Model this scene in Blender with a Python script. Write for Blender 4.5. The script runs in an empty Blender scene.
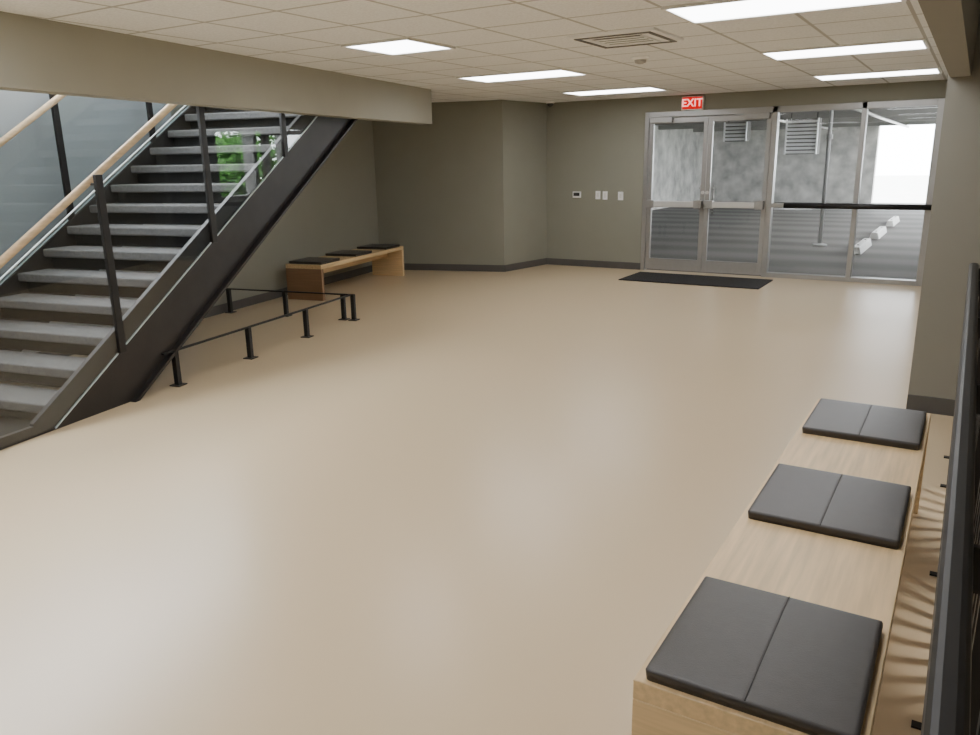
import bpy, bmesh, math, random
from mathutils import Vector as V, Matrix
random.seed(4)
PI=math.pi
SC=bpy.context.scene; COL=SC.collection
G=math.radians(10.76)
N=V((math.cos(G),math.sin(G),0)); L=V((-math.sin(G),math.cos(G),0))
def W(n,l,z=0): 
    p=N*n+L*l; return V((p.x,p.y,z))
CZ=2.42   # ceiling height
K=(CZ-1.6)/.84
T=.61*K; GX=.46*K; GY=4.70*K   # ceiling tile module and grid offsets

# ------------------------------------------------------------ materials
def new_mat(name):
    m=bpy.data.materials.new(name); m.use_nodes=True
    nt=m.node_tree; nt.nodes.clear()
    out=nt.nodes.new('ShaderNodeOutputMaterial'); return m,nt,out
def s2l(c):
    return tuple(((x/12.92) if x<=.04045 else ((x+.055)/1.055)**2.4) for x in [v/255 for v in c])
def pbr(name,rgb,rough=.5,metal=0,scale=8,var=.06,bump=0,bscale=None,stretch=(1,1,1),spec=.5,coat=0,rvar=0):
    m,nt,out=new_mat(name); c=s2l(rgb)
    b=nt.nodes.new('ShaderNodeBsdfPrincipled'); nt.links.new(b.outputs[0],out.inputs[0])
    b.inputs['Roughness'].default_value=rough; b.inputs['Metallic'].default_value=metal
    b.inputs['Specular IOR Level'].default_value=spec
    b.inputs['Coat Weight'].default_value=coat
    tc=nt.nodes.new('ShaderNodeTexCoord'); mp=nt.nodes.new('ShaderNodeMapping'); mp.inputs['Scale'].default_value=stretch
    nt.links.new(tc.outputs['Object'],mp.inputs[0])
    nz=nt.nodes.new('ShaderNodeTexNoise'); nz.inputs['Scale'].default_value=scale; nz.inputs['Detail'].default_value=5
    nt.links.new(mp.outputs[0],nz.inputs['Vector'])
    cr=nt.nodes.new('ShaderNodeValToRGB')
    cr.color_ramp.elements[0].position=.3; cr.color_ramp.elements[1].position=.7
    cr.color_ramp.elements[0].color=(*[x*(1-var) for x in c],1); cr.color_ramp.elements[1].color=(*[min(1,x*(1+var)) for x in c],1)
    nt.links.new(nz.outputs['Fac'],cr.inputs[0]); nt.links.new(cr.outputs[0],b.inputs['Base Color'])
    if rvar:
        mr=nt.nodes.new('ShaderNodeMapRange'); mr.inputs['To Min'].default_value=rough-rvar; mr.inputs['To Max'].default_value=rough+rvar
        nt.links.new(nz.outputs['Fac'],mr.inputs['Value']); nt.links.new(mr.outputs[0],b.inputs['Roughness'])
    if bump:
        n2=nt.nodes.new('ShaderNodeTexNoise'); n2.inputs['Scale'].default_value=bscale or scale*6; n2.inputs['Detail'].default_value=4
        nt.links.new(mp.outputs[0],n2.inputs['Vector'])
        bp=nt.nodes.new('ShaderNodeBump'); bp.inputs['Strength'].default_value=bump; bp.inputs['Distance'].default_value=.01
        nt.links.new(n2.outputs['Fac'],bp.inputs['Height']); nt.links.new(bp.outputs[0],b.inputs['Normal'])
    return m
def emis(name,rgb,st):
    m,nt,out=new_mat(name); e=nt.nodes.new('ShaderNodeEmission'); e.inputs[0].default_value=(*s2l(rgb),1); e.inputs[1].default_value=st
    nt.links.new(e.outputs[0],out.inputs[0]); return m
def glass(name,tint=(1,1,1),f0=.045):
    m,nt,out=new_mat(name)
    t=nt.nodes.new('ShaderNodeBsdfTransparent'); t.inputs[0].default_value=(*tint,1)
    g=nt.nodes.new('ShaderNodeBsdfGlossy'); g.inputs['Roughness'].default_value=.01
    lw=nt.nodes.new('ShaderNodeLayerWeight'); lw.inputs['Blend'].default_value=.5
    pw=nt.nodes.new('ShaderNodeMath'); pw.operation='POWER'; pw.inputs[1].default_value=5
    nt.links.new(lw.outputs['Facing'],pw.inputs[0])
    mm=nt.nodes.new('ShaderNodeMath'); mm.operation='MULTIPLY_ADD'; mm.inputs[1].default_value=1-f0; mm.inputs[2].default_value=f0
    nt.links.new(pw.outputs[0],mm.inputs[0])
    mx=nt.nodes.new('ShaderNodeMixShader'); nt.links.new(mm.outputs[0],mx.inputs[0])
    nt.links.new(t.outputs[0],mx.inputs[1]); nt.links.new(g.outputs[0],mx.inputs[2]); nt.links.new(mx.outputs[0],out.inputs[0]); return m
def ceil_mat():
    m,nt,out=new_mat('ceiling_tiles')
    b=nt.nodes.new('ShaderNodeBsdfPrincipled'); b.inputs['Roughness'].default_value=.85; nt.links.new(b.outputs[0],out.inputs[0])
    tc=nt.nodes.new('ShaderNodeTexCoord'); sp=nt.nodes.new('ShaderNodeSeparateXYZ'); nt.links.new(tc.outputs['Object'],sp.inputs[0])
    def mth(op,a,bv=None):
        n=nt.nodes.new('ShaderNodeMath'); n.operation=op
        if hasattr(a,'is_linked'): nt.links.new(a,n.inputs[0])
        else: n.inputs[0].default_value=a
        if bv is not None:
            if hasattr(bv,'is_linked'): nt.links.new(bv,n.inputs[1])
            else: n.inputs[1].default_value=bv
        return n.outputs[0]
    def frac(o,off):
        a=mth('ADD',o,off); a=mth('DIVIDE',a,T); a=mth('FRACT',a); a=mth('SUBTRACT',a,.5); return mth('ABSOLUTE',a)
    ax,ay=frac(sp.outputs[0],GX+T*40),frac(sp.outputs[1],-GY+T*40)
    bar=mth('GREATER_THAN',mth('MAXIMUM',ax,ay),.5-.012/T)
    nz=nt.nodes.new('ShaderNodeTexNoise'); nz.inputs['Scale'].default_value=60; nz.inputs['Detail'].default_value=6
    nt.links.new(tc.outputs['Object'],nz.inputs['Vector'])
    cr=nt.nodes.new('ShaderNodeValToRGB'); cr.color_ramp.elements[0].position=.35; cr.color_ramp.elements[1].position=.6
    cr.color_ramp.elements[0].color=(*s2l((230,231,232)),1); cr.color_ramp.elements[1].color=(*s2l((243,244,245)),1)
    nt.links.new(nz.outputs['Fac'],cr.inputs[0])
    m2=nt.nodes.new('ShaderNodeMixRGB'); nt.links.new(bar,m2.inputs[0]); nt.links.new(cr.outputs[0],m2.inputs[1]); m2.inputs[2].default_value=(*s2l((186,185,182)),1)
    nt.links.new(m2.outputs[0],b.inputs['Base Color'])
    bp=nt.nodes.new('ShaderNodeBump'); bp.inputs['Strength'].default_value=.4; bp.inputs['Distance'].default_value=.01
    nt.links.new(bar,bp.inputs['Height']); nt.links.new(bp.outputs[0],b.inputs['Normal'])
    return m
def garage_floor_mat():  # bands of light falling across the garage floor, put into its colour
    m,nt,out=new_mat('light_striped_concrete')
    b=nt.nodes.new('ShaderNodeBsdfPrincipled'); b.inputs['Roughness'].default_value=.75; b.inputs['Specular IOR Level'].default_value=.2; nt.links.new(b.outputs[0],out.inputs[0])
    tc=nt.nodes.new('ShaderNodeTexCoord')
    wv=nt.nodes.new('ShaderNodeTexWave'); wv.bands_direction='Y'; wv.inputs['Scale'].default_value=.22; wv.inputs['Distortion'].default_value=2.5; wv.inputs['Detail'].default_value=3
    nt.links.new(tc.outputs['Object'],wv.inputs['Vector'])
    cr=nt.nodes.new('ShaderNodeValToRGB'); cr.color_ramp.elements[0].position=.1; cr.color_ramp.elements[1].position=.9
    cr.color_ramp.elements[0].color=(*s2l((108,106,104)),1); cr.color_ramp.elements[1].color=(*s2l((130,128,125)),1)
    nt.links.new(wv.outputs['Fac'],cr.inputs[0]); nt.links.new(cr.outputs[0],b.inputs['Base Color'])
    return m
def wood(name,rgb,axis=1):
    st=[16,16,16]; st[axis]=.9
    return pbr(name,rgb,.42,scale=3.2,var=.15,bump=.05,bscale=9,stretch=tuple(st))
M={}
M['floor']=pbr('epoxy_floor',(206,185,152),.30,scale=.5,var=.012,spec=.6)
M['wall']=pbr('olive_grey_paint',(143,142,129),.75,scale=3,var=.02,bump=.05,bscale=180)
M['wall_blue']=pbr('grey_blue_wall',(172,176,178),.75,scale=3,var=.02)  # bluer and lighter than the olive wall it meets
M['soffit']=pbr('soffit_paint',(160,158,145),.75,scale=3,var=.02,bump=.05,bscale=180)
M['taupe']=pbr('taupe_paint',(142,139,129),.75,scale=3,var=.02,bump=.05,bscale=180)
M['base']=pbr('rubber_base',(88,85,82),.6,scale=10,var=.05)
M['ceil']=ceil_mat()
M['white']=pbr('white_enamel',(230,229,225),.45,var=.02)
M['whiteplastic']=pbr('white_plastic',(248,248,247),.4,var=.005)
M['panel']=emis('lit_panel',(252,253,255),12)
M['black']=pbr('black_metal',(36,34,33),.45,metal=.3,scale=20,var=.1)
M['steel']=pbr('dark_bronze_steel',(50,46,44),.45,metal=.35,scale=6,var=.12)
M['tread']=pbr('grey_tread',(106,104,103),.9,scale=45,var=.2,bump=.2,bscale=160)
M['riser']=pbr('dark_riser',(20,19,19),.9,scale=20,var=.1)
M['oakrail']=wood('oak_handrail',(205,178,142),1)
M['oak']=wood('light_oak',(220,191,146),1)
M['oakend']=wood('light_oak_end',(220,191,146),0)
M['oakshade']=wood('shaded_oak_end',(146,114,86),0)  # light oak with the shade on the near end panel put into its colour
M['leather']=pbr('charcoal_leather',(60,56,54),.36,scale=30,var=.08,bump=.12,bscale=350)
M['thread']=pbr('dark_thread',(38,36,35),.7,scale=60,var=.1)
M['alu']=pbr('clear_aluminium',(172,171,169),.36,metal=.6,scale=20,var=.03)
M['alubright']=pbr('bright_aluminium',(222,221,219),.3,metal=.4,scale=20,var=.02)
M['glass']=glass('clear_glass',(.975,.98,.98),.02)
M['sglass']=glass('stair_glass',(.90,.918,.922),.055)
M['gedge']=pbr('glass_edge',(204,220,222),.2,var=.02)
M['mat']=pbr('entry_mat',(36,34,33),.95,scale=120,var=.4,bump=.5,bscale=300)
M['dark']=pbr('dark_plastic',(40,40,42),.4,var=.05)
M['red']=emis('exit_red',(214,8,14),1.2)
M['exittext']=emis('exit_letters',(255,150,145),2.6)
M['conc']=pbr('rough_concrete',(192,190,186),.9,scale=2.2,var=.36,bump=.6,bscale=9)
M['gceil']=pbr('garage_soffit',(146,145,142),.85,scale=2,var=.12)
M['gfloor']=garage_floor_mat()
M['ground']=pbr('pale_ground',(205,204,198),.9,scale=2,var=.1)
M['leaf']=pbr('tree_leaves',(74,132,42),.7,scale=4,var=.3)
M['bark']=pbr('tree_bark',(76,62,50),.9,scale=12,var=.25)
M['lamp']=emis('garage_lamp',(255,252,245),30)
M['void']=pbr('slot_grey',(178,176,172),.8,var=.05)
M['recess']=pbr('recess_grey',(112,110,107),.8,var=.05)
M['pipe']=pbr('grey_pipe',(180,180,178),.5,var=.05)

# ------------------------------------------------------------ mesh building
class MB:
    def __init__(s): s.bm=bmesh.new()
    def box(s,x0,x1,y0,y1,z0,z1):
        v=[s.bm.verts.new(p) for p in [(x0,y0,z0),(x1,y0,z0),(x1,y1,z0),(x0,y1,z0),(x0,y0,z1),(x1,y0,z1),(x1,y1,z1),(x0,y1,z1)]]
        for f in [(0,3,2,1),(4,5,6,7),(0,1,5,4),(1,2,6,5),(2,3,7,6),(3,0,4,7)]: s.bm.faces.new([v[i] for i in f])
        return s
    def prism(s,pts,d):   # pts: 3d polygon, d: extrusion vector
        a=[s.bm.verts.new(p) for p in pts]; b=[s.bm.verts.new(V(p)+V(d)) for p in pts]; n=len(pts)
        s.bm.faces.new(a[::-1]); s.bm.faces.new(b)
        for i in range(n): s.bm.faces.new([a[i],a[(i+1)%n],b[(i+1)%n],b[i]])
        return s
    def cyl(s,p,q,r,seg=14,r2=None):
        p=V(p);q=V(q);d=(q-p).normalized(); u=d.orthogonal().normalized(); w=d.cross(u); r2=r if r2 is None else r2
        a=[s.bm.verts.new(p+(u*math.cos(2*PI*i/seg)+w*math.sin(2*PI*i/seg))*r) for i in range(seg)]
        b=[s.bm.verts.new(q+(u*math.cos(2*PI*i/seg)+w*math.sin(2*PI*i/seg))*r2) for i in range(seg)]
        s.bm.faces.new(a[::-1]); s.bm.faces.new(b)
        for i in range(seg): s.bm.faces.new([a[i],a[(i+1)%seg],b[(i+1)%seg],b[i]])
        return s
    def lathe(s,c,prof,seg=24):   # profile of (r,z) about z
        rings=[[s.bm.verts.new((c[0]+r*math.cos(2*PI*i/seg),c[1]+r*math.sin(2*PI*i/seg),c[2]+z)) for i in range(seg)] for r,z in prof]
        for A,B in zip(rings,rings[1:]):
            for i in range(seg): s.bm.faces.new([A[i],A[(i+1)%seg],B[(i+1)%seg],B[i]])
        s.bm.faces.new(rings[0][::-1]); s.bm.faces.new(rings[-1]); return s
    def build(s,name,mat,parent=None,bevel=0,smooth=False,kind=None,loc=None,rz=0):
        bmesh.ops.recalc_face_normals(s.bm,faces=s.bm.faces)
        me=bpy.data.meshes.new(name); s.bm.to_mesh(me); s.bm.free()
        if smooth:
            for p in me.polygons: p.use_smooth=True
        o=bpy.data.objects.new(name,me); COL.objects.link(o); me.materials.append(mat)
        if parent: o.parent=parent
        if loc is not None: o.location=loc
        o.rotation_euler.z=rz
        if bevel:
            b=o.modifiers.new('bevel','BEVEL'); b.width=bevel; b.segments=3; b.limit_method='ANGLE'
        if kind: o['kind']=kind
        return o
def tag(o,label,cat,group=None):
    o['label']=label; o['category']=cat
    if group: o['group']=group
    return o
def thing(name,label,cat,loc=(0,0,0),rz=0,group=None):
    o=bpy.data.objects.new(name,None); COL.objects.link(o); o.location=loc; o.rotation_euler.z=rz; o.empty_display_size=.1
    return tag(o,label,cat,group)
def dup(root,loc,rz,label,group=None):
    r=root.copy(); COL.objects.link(r); r.location=loc; r.rotation_euler.z=rz; r['label']=label
    if group: r['group']=group
    for ch in list(root.children):
        c=ch.copy(); COL.objects.link(c); c.parent=r
        for g in list(ch.children):
            d=g.copy(); COL.objects.link(d); d.parent=c
    return r
ST='structure'
WL=-5.84   # left wall, in the left-hand frame

# ------------------------------------------------------------ room shell
m=MB(); m.box(-9.5,1.75,-3.2,11.06,-.12,0); m.build('floor',M['floor'],kind=ST)
pts=[W(-4.10,-3.2,CZ),V((-.19,-3.2,CZ)),V((-.19,11.1,CZ)),V((-5.8,11.1,CZ)),V((-5.95,10.0,CZ)),W(WL-.05,10.9,CZ),W(WL-.05,8.15,CZ),W(-4.10,8.15,CZ)]
MB().prism(pts,(0,0,.08)).build('ceiling',M['ceil'],kind=ST)
MB().box(WL-.2,WL,6.55,10.9,0,CZ+.02).build('wall_left',M['wall'],kind=ST,rz=G)
MB().box(WL-.2,WL,-3.2,6.55,0,CZ+.02).build('wall_stairwell',M['wall_blue'],kind=ST,rz=G)
m=MB()
m.box(WL-.2,WL,-3.2,11.2,CZ+.02,2.5).box(WL-.2,WL,-3.2,1.6,2.5,4.7).box(WL-.2,WL,7.2,11.2,2.5,4.7).box(WL-.2,WL,-3.2,11.2,4.7,5.3)
m.build('wall_upper_left',M['wall_blue'],kind=ST,rz=G)
m=MB()
wa,wb=WL-.14,WL-.08
m.box(wa,wb,1.6,1.66,2.5,4.7).box(wa,wb,7.14,7.2,2.5,4.7).box(wa,wb,1.66,7.14,2.5,2.55).box(wa,wb,1.66,7.14,4.64,4.7)
for y in (3.5,5.35): m.box(wa,wb,y-.03,y+.03,2.55,4.64)
m.build('window_1',M['alu'],kind=ST,rz=G)
MB().box(-4.2,-4.1,-3.2,11.2,CZ+.09,5.3).build('wall_upper_right',M['wall_blue'],kind=ST,rz=G)
MB().box(WL,-4.2,-3.2,-3.1,0,5.3).build('wall_upper_near',M['wall_blue'],kind=ST,rz=G)
MB().box(WL,-4.2,11.1,11.2,CZ+.1,5.3).build('wall_upper_far',M['wall_blue'],kind=ST,rz=G)
MB().box(WL-.2,-4.1,-3.2,11.2,5.3,5.4).build('ceiling_upper',M['white'],kind=ST,rz=G)
MB().box(WL,-4.2,8.42,11.1,2.95,3.2).build('floor_upper',M['tread'],kind=ST,rz=G)
MB().box(-4.20,-4.04,-3.2,8.87,2.03,CZ+.04).build('wall_soffit',M['soffit'],kind=ST,rz=G)
A=W(WL,10.70); B=V((-5.83,9.97,0)); Cc=V((-5.66,11.0,0))
def wseg(name,p,q,z0,z1,out,mat,t=.15):
    d=V(out)*t
    MB().prism([(p.x,p.y,z0),(q.x,q.y,z0),(q.x+d.x,q.y+d.y,z0),(p.x+d.x,p.y+d.y,z0)],(0,0,z1-z0)).build(name,mat,kind=ST)
wseg('wall_alcove_face',A,B,0,CZ+.02,(-.2,1,0),M['wall'])
wseg('wall_alcove_side',B,Cc,0,CZ+.02,(-1,.15,0),M['wall'])
m=MB(); m.box(-5.8,-4.10,11.0,11.18,0,CZ+.04).box(-4.10,-.2,11.0,11.18,2.215,CZ+.04); m.build('wall_back',M['wall'],kind=ST)
MB().box(-.215,1.75,5.48,11.18,0,3.2).build('wall_right',M['taupe'],kind=ST)
MB().box(1.6,1.75,-3.2,5.48,0,3.2).build('wall_far_right',M['taupe'],kind=ST)
MB().box(-4.1,1.75,-3.35,-3.2,0,3.2).build('wall_behind',M['wall'],kind=ST)
MB().box(-.205,-.10,-3.2,5.48,2.02,3.2).build('wall_header',M['taupe'],kind=ST)
MB().box(-.10,1.6,-3.2,5.48,3.1,3.2).build('ceiling_right',M['white'],kind=ST)
def bb(name,p,q,inn,h=.10,t=.012):
    d=V(inn)*t
    MB().prism([(p.x,p.y,0),(q.x,q.y,0),(q.x+d.x,q.y+d.y,0),(p.x+d.x,p.y+d.y,0)],(0,0,h)).build(name,M['base'],kind=ST)
bb('baseboard_left',W(WL,-3.1),A,N)
bb('baseboard_alcove_face',A,B,-L)
bb('baseboard_alcove_side',B,Cc,(1,-.15,0))
bb('baseboard_back',Cc,V((-4.10,11,0)),(0,-1,0))
bb('baseboard_right',V((-.215,5.48,0)),V((1.6,5.48,0)),(0,-1,0),.105)

# ------------------------------------------------------------ storefront
Y0,Y1=11.02,11.12
m=MB()
m.box(-4.10,-4.04,Y0-.03,Y1,0,2.215).box(-2.37,-2.30,Y0-.03,Y1,0,2.215).box(-1.31,-1.25,Y0-.03,Y1,0,2.215).box(-.50,-.2,Y0-.03,Y1,0,2.215)
m.box(-4.04,-.50,Y0-.03,Y1,2.14,2.215).box(-2.30,-1.31,Y0-.03,Y1,0,.06).box(-1.25,-.50,Y0-.03,Y1,0,.06)
m.box(-2.30,-1.31,Y0-.02,Y1,.93,.985).box(-1.25,-.50,Y0-.02,Y1,.93,.985)
m.build('trim_1',M['alu'],kind=ST,bevel=.004)
for i,(x0,x1) in enumerate(((-2.30,-1.31),(-1.25,-.50))):
    w=MB().box(x0,x1,Y0+.03,Y0+.042,.06,.93).box(x0,x1,Y0+.03,Y0+.042,.985,2.14).build('window_%d'%(i+2),M['glass'],kind=ST)
def leaf(idx,x0,x1,hinge):
    m=MB(); y0,y1=Y0-.01,Y0+.04
    m.box(x0,x0+.06,y0,y1,.02,2.13).box(x1-.06,x1,y0,y1,.02,2.13).box(x0+.06,x1-.06,y0,y1,2.06,2.13).box(x0+.06,x1-.06,y0,y1,.02,.18)
    d=m.build('door_%d'%idx,M['alu'],kind=ST,bevel=.003)
    MB().box(x0+.06,x1-.06,y0+.02,y0+.03,.18,2.06).build('glass_pane',M['glass'],d)
    pb=MB().box(x0+.02,x1-.02,y0-.09,y0-.035,.92,1.0).build('push_bar',M['alubright'],d,bevel=.01)
    for x in (x0+.02,x1-.13): MB().box(x,x+.11,y0-.095,y0,.905,1.015).build('mount',M['alu'],pb,bevel=.006)
    a=x0+.02 if hinge<0 else x1-.34
    c=MB().box(a,a+.32,y0-.07,y0,2.065,2.14).build('door_closer',M['alu'],d,bevel=.006)
    MB().box(a+.1,a+.34 if hinge<0 else a+.3,y0-.045,y0-.03,2.15,2.165).build('closer_arm',M['alu'],c)
    cx=x1-.028 if hinge<0 else x0+.028
    MB().cyl((cx,y0,1.12),(cx,y0-.02,1.12),.022).build('lock_cylinder',M['alubright'],d)
    px=x1-.085 if hinge<0 else x0+.085
    pl=MB().cyl((px,y1+.05,.82),(px,y1+.05,1.22),.012,12).build('pull_handle',M['alu'],d,smooth=True)
    for z in (.86,1.18): MB().cyl((px,y0+.03,z),(px,y1+.05,z),.009,10).build('mount',M['alu'],pl)
leaf(1,-4.035,-3.205,-1); leaf(2,-3.20,-2.375,1)
t=thing('guard_bar','thick black horizontal bar across the glass sidelights right of the doors','guard bar',(0,10.90,0))
b=MB().cyl((-2.12,0,.965),(-.35,0,.965),.034,16).build('bar',M['black'],t,smooth=True)
for x in (-2.06,-1.28,-.42): MB().cyl((x,0,.965),(x,.12,.965),.016,10).build('standoff',M['black'],b)
# exit sign
t=thing('exit_sign','red illuminated EXIT sign on the wall above the double glass doors','sign',(-3.42,10.985,2.31))
MB().box(-.15,.15,-.045,.01,-.095,.085).build('housing',M['white'],t,bevel=.006)
MB().box(-.135,.135,-.05,-.044,-.08,.072).build('face',M['red'],t)
cu=bpy.data.curves.new('txt','FONT'); cu.body='EXIT'; cu.size=.14; cu.align_x='CENTER'; cu.align_y='CENTER'; cu.extrude=.002; cu.offset=.002
to=bpy.data.objects.new('txt',cu); COL.objects.link(to)
dg=bpy.context.evaluated_depsgraph_get(); me=bpy.data.meshes.new_from_object(to.evaluated_get(dg)); bpy.data.objects.remove(to)
me.materials.clear(); me.materials.append(M['exittext'])
lt=bpy.data.objects.new('lettering',me); COL.objects.link(lt); lt.parent=t; lt.location=(0,-.053,-.004); lt.rotation_euler=(PI/2,0,0)
# wall controls
t=thing('wall_keypad','white wall keypad with dark screen left of the light switches','keypad',(-5.14,10.998,1.08))
MB().box(-.065,.065,-.025,.004,-.045,.045).build('body',M['whiteplastic'],t,bevel=.004)
MB().box(-.05,.05,-.027,-.024,-.02,.03).build('screen',M['dark'],t)
def switch(x,z,w,label):
    t=thing('light_switch',label,'switch',(x,10.998,z))
    MB().box(-w,w,-.009,.004,-.06,.06).build('plate',M['whiteplastic'],t,bevel=.003)
    MB().box(-.016,.016,-.014,-.008,-.033,.033).build('rocker',M['white'],t,bevel=.002)
switch(-4.80,1.075,.037,'white switch plate nearest the dark screened keypad')
switch(-4.685,1.07,.037,'white switch plate, middle one of three on the back wall')
switch(-4.44,1.065,.04,'white switch plate nearest the glass door frame')
t=tag(MB().box(-4.0,-2.15,9.9,10.72,0,.014).build('entry_mat',M['mat'],bevel=.004),'black entry mat lying in front of the glass double doors','mat')

# ------------------------------------------------------------ ceiling fixtures
def panel_light(x0,x1,y0,y1,label,first=None,z=CZ,group=None):
    if first: return dup(first,(x0,y0,z),0,label,group)
    w=x1-x0;d=y1-y0
    t=thing('ceiling_light',label,'ceiling light',(x0,y0,z),0,'lit ceiling panels')
    e=.022
    MB().box(0,w,0,e,-.014,.005).box(0,w,d-e,d,-.014,.005).box(0,e,e,d-e,-.014,.005).box(w-e,w,e,d-e,-.014,.005).build('frame',M['white'],t)
    MB().box(e,w-e,e,d-e,-.008,-.002).build('diffuser',M['panel'],t)
    return t
xs=[-GX-T*k for k in range(12)]
rows=[GY,GY+4*T,GY+8*T]
la=panel_light(xs[2],xs[0],rows[0],rows[0]+T,'long lit ceiling panel nearest the camera, cut by the top edge')
panel_light(xs[2],xs[0],rows[1],0,'long lit ceiling panel, middle one above the right side',la)
panel_light(xs[2],xs[0],rows[2],0,'long lit ceiling panel closest to the glass sidelights',la)
panel_light(xs[7],xs[5],rows[1],0,'long lit ceiling panel between the square panel and the alcove wall',la)
panel_light(xs[7],xs[5],rows[2],0,'long lit ceiling panel farthest back, near the exit sign',la)
panel_light(xs[6],xs[5],rows[0],rows[0]+T,'square lit ceiling panel beside the long soffit')
panel_light(xs[2],xs[0],GY-4*T,0,'long lit ceiling panel above the camera, out of frame on the bench side',la)
panel_light(xs[7],xs[5],GY-5.2*T,0,'added lit ceiling panel out of frame, brightening the near floor by the soffit',la)  # this panel and the next are unseen, added to brighten the near left floor
panel_light(xs[7],xs[5],GY-7*T,0,'added lit ceiling panel behind the camera by the soffit, for more floor light',la)
panel_light(xs[2],xs[0],GY-8*T,0,'long lit ceiling panel behind the camera on the bench side',la)
panel_light(xs[6],xs[4],GY-10*T,0,'long lit ceiling panel behind the camera on the stair side',la)
panel_light(-2.0,0,15.2,0,'added lit panel for the floor glow, on the garage ceiling nearest the glass sidelights',la,2.72,'added garage ceiling panels')  # hidden panels, added so the lobby floor by the sidelights catches a glow
panel_light(-2.0,0,18.8,0,'added lit panel for the floor glow, on the garage ceiling farther from the glass sidelights',la,2.72,'added garage ceiling panels')
def downlight(y,label,first=None):  # unseen lamps, added to throw picket stripes on the floor beside the bench
    t=dup(first,(.52,y,3.1),0,label) if first else thing('added_downlight',label,'ceiling light',(.52,y,3.1),0,'added downlights behind the guardrail')
    if not first:
        MB().lathe((0,0,0),[(.09,.01),(.09,-.05),(.07,-.05),(.06,-.03)]).build('housing',M['white'],t)
        MB().lathe((0,0,-.032),[(.058,0),(.05,-.006)]).build('lens',M['lamp'],t)
    l=bpy.data.lights.new('stripe_beam','SPOT'); l.energy=230; l.spot_size=math.radians(27); l.spot_blend=.6; l.shadow_soft_size=.055; l.color=(1,.98,.95)
    o=bpy.data.objects.new('stripe_beam',l); COL.objects.link(o); o.location=(.52,y,3.03)
    return t
s0=downlight(2.75,'added unseen downlight on the high ceiling behind the middle of the guardrail')
downlight(3.85,'added unseen downlight on the high ceiling behind the far end of the guardrail',s0)
# air cassette
t=thing('air_vent','square white ceiling air cassette with slots and a louvred centre','air vent',(-2.22,5.53,CZ))
MB().box(-.31,.31,-.31,.31,-.02,.005).build('frame',M['whiteplastic'],t,bevel=.006)
for s in (-1,1):
    MB().box(-.275,.275,s*.262-.013,s*.262+.013,-.026,-.019).build('slot',M['recess'],t)
    MB().box(s*.262-.013,s*.262+.013,-.249,.249,-.026,-.019).build('slot',M['recess'],t)
gr=MB().box(-.18,.18,-.18,.18,-.024,-.02).build('grille_recess',M['recess'],t)
m=MB()
for k in range(4): m.box(-.18,.18,-.155+k*.09,-.115+k*.09,-.028,-.023)
m.box(-.19,-.17,-.18,.18,-.028,-.023).box(.17,.19,-.18,.18,-.028,-.023)
m.build('grille',M['whiteplastic'],t)
t=thing('smoke_detector','small round detector on the ceiling behind the air cassette','detector',(-2.54,6.65,CZ))
MB().lathe((0,0,0),[(.075,.008),(.075,-.014),(.06,-.024)]).build('base',M['whiteplastic'],t)
MB().lathe((0,0,-.024),[(.05,0),(.045,-.022),(.02,-.032)]).build('sensor',M['void'],t)
t=thing('ceiling_camera','small dome security camera on the ceiling near the alcove corner','camera',(-5.45,10.7,CZ))
MB().lathe((0,0,0),[(.065,.012),(.065,-.02),(.055,-.03)]).build('base',M['whiteplastic'],t)
MB().lathe((0,0,-.03),[(.048,0),(.045,-.02),(.032,-.04),(.012,-.05)]).build('dome',M['dark'],t,smooth=True)

# ------------------------------------------------------------ staircase (local frame: x across, y along)
RUN,RISE,NL0,NZ0=.261,.161,3.41,.16
SL=RISE/RUN
def nz(l): return NZ0+SL*(l-NL0)
st=thing('staircase','dark steel staircase with grey treads, glass guards and wooden handrails','staircase',(0,0,0),G)
LT=NL0+RUN*19
for n0,n1 in ((-4.27,-4.235),(-5.70,-5.665)):
    poly=[(2.88,0),(4.02,0),(LT+.05,nz(LT)-.52),(LT+.05,3.2),(LT-.1,nz(LT-.1)-.0),(3.26,nz(3.26)),(2.88,.07)]
    s=MB().prism([(n0,l,z) for l,z in poly],(n1-n0,0,0)).build('stringer',M['steel'],st)
    x0,x1=(n0,n1+.045) if n0>-5 else (n0,n1)
    MB().prism([(x0,4.02,0),(x0,LT+.05,nz(LT)-.52),(x0,LT+.05,nz(LT)-.545),(x0,4.065,0)],(x1-x0,0,0)).build('bottom_flange',M['steel'],s)
    MB().prism([(n0,3.26,nz(3.26)+.016),(n0,LT-.1,nz(LT-.1)+.016),(n0,LT-.1,nz(LT-.1)-.006),(n0,3.26,nz(3.26)-.006)],(n1-n0,0,0)).build('top_flange',M['steel'],s)
for k in range(19):
    l=NL0+RUN*k; z=NZ0+RISE*k
    t=MB().box(-5.66,-4.275,l-.015,l+RUN+.02,z-.066,z).build('tread',M['tread'],st,bevel=.012)
    MB().box(-5.66,-4.275,l+.06,l+.072,z-RISE,z-.066).build('riser',M['riser'],t)
MB().box(-5.66,-4.275,2.9,3.47,0,.012).build('toe_plate',M['riser'],st)
PN=[2.95,4.0,5.05,6.10,7.15,8.2]
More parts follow.
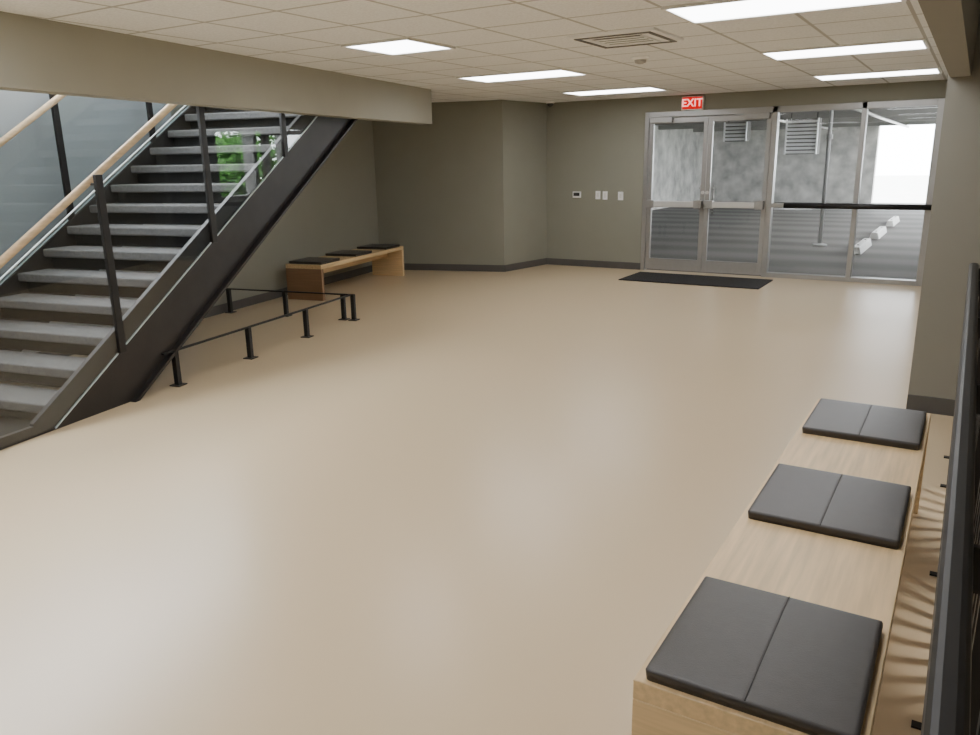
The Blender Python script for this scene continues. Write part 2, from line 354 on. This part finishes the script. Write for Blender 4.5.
for nn in (-4.222,-5.684):
    lo=-.13 if nn>-5 else .03      # the near glass is fixed to the outside of the stringer
    for l in PN:
        zb=max(0,nz(l)-.16)
        p=MB().box(nn-.014,nn+.014,l-.028,l+.028,zb,max(0,nz(l))+1.03).build('guard_post',M['black'],st,bevel=.003)
        MB().cyl((nn,l,nz(l)+.97),(nn+(-.08 if nn>-5 else .06),l,nz(l)+.97),.008,8).build('rail_bracket',M['black'],p)
    for a,b in zip(PN,PN[1:]):
        a2,b2=a+.04,b-.04
        f=lambda l,d: max(.02,nz(l)+d)
        kink=NL0+(.02-lo-NZ0)/SL
        low=[(a2,f(a2,lo))]+([(kink,.02)] if a2<kink<b2 else [])+[(b2,f(b2,lo))]
        g=MB().prism([(nn-.005,l,z) for l,z in low]+[(nn-.005,b2,nz(b2)+.95),(nn-.005,a2,nz(a2)+.95)],(.010,0,0)).build('glass_panel',M['sglass'],st)
        MB().prism([(nn-.005,a2,nz(a2)+.95),(nn-.005,b2,nz(b2)+.95),(nn-.005,b2,nz(b2)+.958),(nn-.005,a2,nz(a2)+.958)],(.010,0,0)).build('top_edge',M['gedge'],g)
        seg=low[-2:]
        up=[(nn-.006,l,z) for l,z in seg]; dn=[(nn-.006,l,z-.008) for l,z in seg]
        MB().prism(up+dn[::-1],(.012,0,0)).build('bottom_edge',M['gedge'],g)
    hx=nn+(-.085 if nn>-5 else .065)
    MB().cyl((hx,2.85,nz(2.85)+.985),(hx,8.3,nz(8.3)+.985),.024,16).build('handrail',M['oakrail'],st,smooth=True)

# ------------------------------------------------------------ low floor rail under the stair
t=thing('floor_rail','low black floor rail on short posts beneath the staircase','floor rail',(0,0,0),G)
for n,l in ((-4.21,4.47),(-4.21,5.34),(-4.21,6.20),(-4.19,7.05),(-4.31,7.05),(-5.03,7.05),(-5.77,7.05)):
    p=MB().box(n-.02,n+.02,l-.02,l+.02,0,.27).build('post',M['black'],t,bevel=.003)
    MB().box(n-.045,n+.045,l-.045,l+.045,0,.008).build('base_plate',M['steel'],p)
MB().box(-4.222,-4.198,4.35,7.05,.262,.275).build('long_rail',M['black'],t)
MB().box(WL,-4.17,7.038,7.062,.262,.275).build('cross_rail',M['black'],t)

# ------------------------------------------------------------ benches and cushions
def bench(name,label,loc,rz,D,Ln,H,endm):
    t=thing(name,label,'bench',loc,rz,None)
    MB().box(0,D,0,Ln,H-.05,H).build('bench_top',M['oak'],t,bevel=.003)
    for a,mm in ((0,endm),(Ln-.05,M['oakend'])): MB().box(0,D,a,a+.05,0,H-.05).build('end_panel',mm,t,bevel=.003)
    MB().box(D*.5-.012,D*.5+.012,.05,Ln-.05,H-.16,H-.05).build('stretcher',M['oak'],t)
    return t
BH=.473; BL=.43
bench('wooden_bench','light oak bench in the right foreground with three dark cushions on it',(-.525,1.445,0),0,.475,2.41,BH,M['oakend'])
bench('wooden_bench','light oak bench against the left wall beyond the staircase',W(-5.65,7.98),G,.50,2.18,BL,M['oakshade'])
def cushion_mesh(w,d,h):
    bm=bmesh.new(); n=48; g=[]
    def ax(u): return math.copysign(1-(1-abs(u))**1.9,u)
    for j in range(n+1):
        row=[]
        for i in range(n+1):
            u=-1+2*i/n; v=-1+2*j/n
            uu=math.copysign(.5-.5*math.cos(PI*abs(u)),u); vv=ax(v)
            x=uu*w/2; y=vv*d/2
            e=min(w/2-abs(x),d/2-abs(y)); r=.007
            q=min(1,max(e,0)/r)
            z=h-r*(1-math.sqrt(1-(1-q)**2))+.0022*(1-u*u)*(1-v*v)-.0008*math.exp(-(x/.0025)**2)
            c=.012; cx=abs(x)-(w/2-c); cy=abs(y)-(d/2-c)
            if cx>0 and cy>0:
                rr=math.hypot(cx,cy)
                if rr>c: 
                    x=math.copysign(w/2-c+cx*c/rr,x); y=math.copysign(d/2-c+cy*c/rr,y)
            row.append((x,y,z))
        g.append(row)
    top=[[bm.verts.new(p) for p in r] for r in g]; bot=[[bm.verts.new((p[0]*.99,p[1]*.99,0)) for p in r] for r in g]
    for j in range(n):
        for i in range(n):
            bm.faces.new([top[j][i],top[j][i+1],top[j+1][i+1],top[j+1][i]]); bm.faces.new([bot[j][i],bot[j+1][i],bot[j+1][i+1],bot[j][i+1]])
    for i in range(n):
        bm.faces.new([top[0][i+1],top[0][i],bot[0][i],bot[0][i+1]]); bm.faces.new([top[n][i],top[n][i+1],bot[n][i+1],bot[n][i]])
        bm.faces.new([top[i][0],top[i+1][0],bot[i+1][0],bot[i][0]]); bm.faces.new([top[i+1][n],top[i][n],bot[i][n],bot[i+1][n]])
    m=MB(); m.bm.free(); m.bm=bm; return m
def cushion(label,loc,rz,w,d,h,first=None):
    if first: return dup(first,loc,rz,label)
    t=thing('seat_cushion',label,'cushion',loc,rz,'dark bench cushions')
    cushion_mesh(w,d,h).build('pad',M['leather'],t,smooth=True)
    MB().box(-.0012,.0012,-d*.49,d*.49,h-.006,h+.0016).build('seam',M['thread'],t)
    return t
cx=-.285
c0=cushion('dark grey leather cushion on the near end of the foreground bench',(cx,1.69,BH),0,.438,.468,.028)
cushion('dark grey leather cushion in the middle of the foreground bench',(cx,2.62,BH),0,0,0,0,c0)
cushion('dark grey leather cushion on the far end of the foreground bench',(cx,3.545,BH),0,0,0,0,c0)
c1=cushion('small dark cushion on the stair end of the left wall bench',W(-5.40,8.24,BL),G,.46,.44,.03)
cushion('small dark cushion in the middle of the left wall bench',W(-5.40,9.06,BL),G,0,0,0,c1)
cushion('small dark cushion on the alcove end of the left wall bench',W(-5.40,9.88,BL),G,0,0,0,c1)

# ------------------------------------------------------------ guardrail at right
t=thing('guardrail','black metal guardrail with vertical pickets behind the foreground bench','railing',(.10,0,0))
MB().box(-.082,-.040,.30,4.69,1.022,1.055).build('top_rail',M['black'],t,bevel=.014)
MB().box(-.008,.008,.30,4.66,.09,.11).build('bottom_rail',M['black'],t)
MB().box(-.008,.008,.30,4.66,.955,.975).build('upper_rail',M['black'],t)
for y in (.40,1.28,2.26,3.24,4.22,4.66):
    p=MB().box(-.02,.02,y-.006,y+.006,0,.98).build('post',M['black'],t)
    MB().box(-.062,.01,y-.006,y+.006,.955,1.03).build('rail_bracket',M['black'],p)
    MB().box(-.075,.04,y-.014,y+.014,0,.007).build('base_plate',M['black'],p)
y=.46
while y<4.6:
    if min(abs(y-q) for q in (.40,1.28,2.26,3.24,4.22,4.66))>.04:
        MB().box(-.004,.004,y-.016,y+.016,.10,.96).build('picket',M['black'],t)
    y+=.09

# ------------------------------------------------------------ garage outside
GF=-.03
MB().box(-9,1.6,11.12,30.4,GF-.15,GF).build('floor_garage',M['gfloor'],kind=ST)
MB().box(-9,1.6,11.18,30.4,2.72,2.9).build('ceiling_garage',M['gceil'],kind=ST)
MB().box(-9.2,-8.8,11.18,30.4,GF,2.72).build('wall_garage_left',M['conc'],kind=ST)
m=MB().box(-9,-3.0,30,30.4,GF,2.72); m.box(-.2,1.6,30,30.4,GF,2.72).box(-3.0,-.2,30,30.4,2.55,2.72); m.build('wall_garage_far',M['conc'],kind=ST)
MB().box(-9,-5.6,11.18,11.3,0,2.72).build('wall_garage_near',M['conc'],kind=ST)
m=MB().box(1.3,1.6,11.2,16.2,GF,2.72).box(1.3,1.6,16.2,30.4,GF,.85).box(1.3,1.6,29.8,30.4,.85,2.72)
for y in (18.2,20.2,25.0): m.box(1.3,1.6,y-.1,y+.1,.85,2.72)
m.build('wall_garage_right',M['gceil'],kind=ST)
for k in range(5):
    MB().box(-8.8,1.3,14+k*3.6,14.25+k*3.6,2.45,2.72).build('trim_%d'%(k+2),M['gceil'],kind=ST)
MB().box(-40,60,-20,80,-.5,-.3).build('ground',M['ground'],kind=ST)
def stop(y,label,first=None):
    if first: return dup(first,(-1.6,y,GF),0,label)
    t=thing('wheel_stop',label,'wheel stop',(-1.6,y,GF),0,'wheel stops in the garage')
    MB().prism([(-.09,-.8,0),(.09,-.8,0),(.055,-.8,.13),(-.055,-.8,.13)],(0,1.6,0)).build('block',M['white'],t,bevel=.01)
    for q in (-.5,.5): MB().cyl((0,q,.12),(0,q,.138),.018,10).build('anchor_pin',M['dark'],t)
    return t
w0=stop(15.2,'white parking wheel stop nearest the glass sidelight')
stop(18.0,'white parking wheel stop, second from the glass sidelight',w0); stop(21.2,'white parking wheel stop farthest from the glass sidelight',w0)
t=thing('standpipe','slim grey vertical pipe with flanged foot in the garage','pipe',(-2.35,15.6,GF))
MB().cyl((0,0,0),(0,0,2.755),.035,14).build('pipe',M['pipe'],t,smooth=True)
MB().lathe((0,0,0),[(.13,0),(.13,.03),(.05,.05)]).build('foot',M['pipe'],t)
MB().lathe((0,0,1.9),[(.06,0),(.06,.08)]).build('coupling',M['pipe'],t)
def louver(x,y,w,z0,z1,label):
    t=thing('louvred_unit',label,'louvred unit',(x,y,0))
    MB().box(-w/2,w/2,0,.35,z0,z1).build('casing',M['recess'],t)
    m=MB(); k=z0+.02
    while k<z1-.05:
        m.prism([(-w/2+.03,-.05,k),(-w/2+.03,0,k+.05),(-w/2+.03,0,k+.06),(-w/2+.03,-.055,k+.01)],(w-.06,0,0)); k+=.085
    m.box(-w/2,-w/2+.03,-.06,0,z0,z1).box(w/2-.03,w/2,-.06,0,z0,z1)
    m.build('louvres',M['whiteplastic'],t)
    for s in (-1,1): MB().cyl((s*w*.4,.17,z1),(s*w*.4,.17,2.75),.01,8).build('hanger_rod',M['steel'],t)
louver(-5.15,20,.55,1.95,2.40,'smaller white louvred unit seen through the right door leaf')
louver(-3.62,20,.72,1.62,2.42,'larger white louvred unit seen through the first sidelight')
for i,(x,y,lb) in enumerate(((-2.9,16.5,'round garage ceiling lamp beside the grey pipe'),(-5.8,20.5,'round garage ceiling lamp seen through the door glass'))):
    t=thing('ceiling_lamp',lb,'lamp',(x,y,2.72),0,'round garage lamps')
    MB().lathe((0,0,0),[(.16,.02),(.16,-.05),(.12,-.07)]).build('housing',M['alu'],t)
    MB().lathe((0,0,-.07),[(.12,0),(.10,-.04),(.04,-.06)]).build('lens',M['lamp'],t)
for x,lb in ((-2.12,'ceiling conduit running back above the wheel stops'),(-.75,'ceiling conduit nearest the bright garage opening'),(-4.3,'ceiling conduit above the louvred units')):
    tag(MB().cyl((x,11.6,2.425),(x,29.8,2.425),.035,10).build('ceiling_conduit',M['alu'],smooth=True),lb,'pipe','garage conduits')
def tree(x,y,h,r,label):
    t=thing('tree',label,'tree',(x,y,-.3),0,'trees outside the garage')
    MB().cyl((0,0,0),(0,0,h*.6),.16,10,.09).build('trunk',M['bark'],t)
    m=MB()
    for k in range(1500):
        d=V((random.gauss(0,1),random.gauss(0,1),random.gauss(0,1))).normalized()*r*random.uniform(.45,1)
        c=V((d.x,d.y,h*.58+d.z*.9)); a=V((random.gauss(0,1),random.gauss(0,1),random.gauss(0,1))).normalized(); b=a.orthogonal().normalized(); s=.16
        m.bm.faces.new([m.bm.verts.new(c+a*s),m.bm.verts.new(c+b*s*.6),m.bm.verts.new(c-a*s),m.bm.verts.new(c-b*s*.6)])
    m.build('foliage',M['leaf'],t)
tree(5.4,24.4,3.0,1.2,'leafy green tree beyond the middle of the open garage side')
tree(7.5,30.0,3.8,1.9,'taller leafy green tree beyond the far part of the garage side')
tree(4.6,21.6,2.3,.95,'shorter leafy green tree beyond the near part of the garage side')

# ------------------------------------------------------------ light
w=bpy.data.worlds.new('sky'); SC.world=w; w.use_nodes=True
bg=w.node_tree.nodes['Background']; bg.inputs[0].default_value=(.92,.96,1,1); bg.inputs[1].default_value=19.0
def portal(loc,rot,sx,sy):
    l=bpy.data.lights.new('window_portal','AREA'); l.shape='RECTANGLE'; l.size=sx; l.size_y=sy
    try: l.cycles.is_portal=True
    except Exception: l.energy=0
    o=bpy.data.objects.new('window_portal',l); COL.objects.link(o); o.location=loc; o.rotation_euler=rot
portal(W(WL-.22,4.4,3.6),(0,-PI/2,G),2.2,5.6)
portal((1.65,23,1.78),(0,PI/2,0),1.9,13.8)
portal((-1.6,30.5,1.25),(-PI/2,0,0),2.9,2.6)

# ------------------------------------------------------------ camera
a=math.radians(31.5); th=math.radians(14.86); ro=math.radians(1.0)
fh=V((-math.sin(a),math.cos(a),0)); r=V((math.cos(a),math.sin(a),0)); zz=V((0,0,1))
F=math.cos(th)*fh-math.sin(th)*zz; U=math.sin(th)*fh+math.cos(th)*zz
R2=math.cos(ro)*r-math.sin(ro)*U; U2=math.cos(ro)*U+math.sin(ro)*r
cam=bpy.data.cameras.new('camera'); co=bpy.data.objects.new('camera',cam); COL.objects.link(co)
mt=Matrix((R2,U2,-F)).transposed().to_4x4(); mt.translation=V((0,0,1.6)); co.matrix_world=mt
cam.sensor_width=36; cam.lens=780*36/980; cam.clip_start=.02; cam.clip_end=300
SC.camera=co
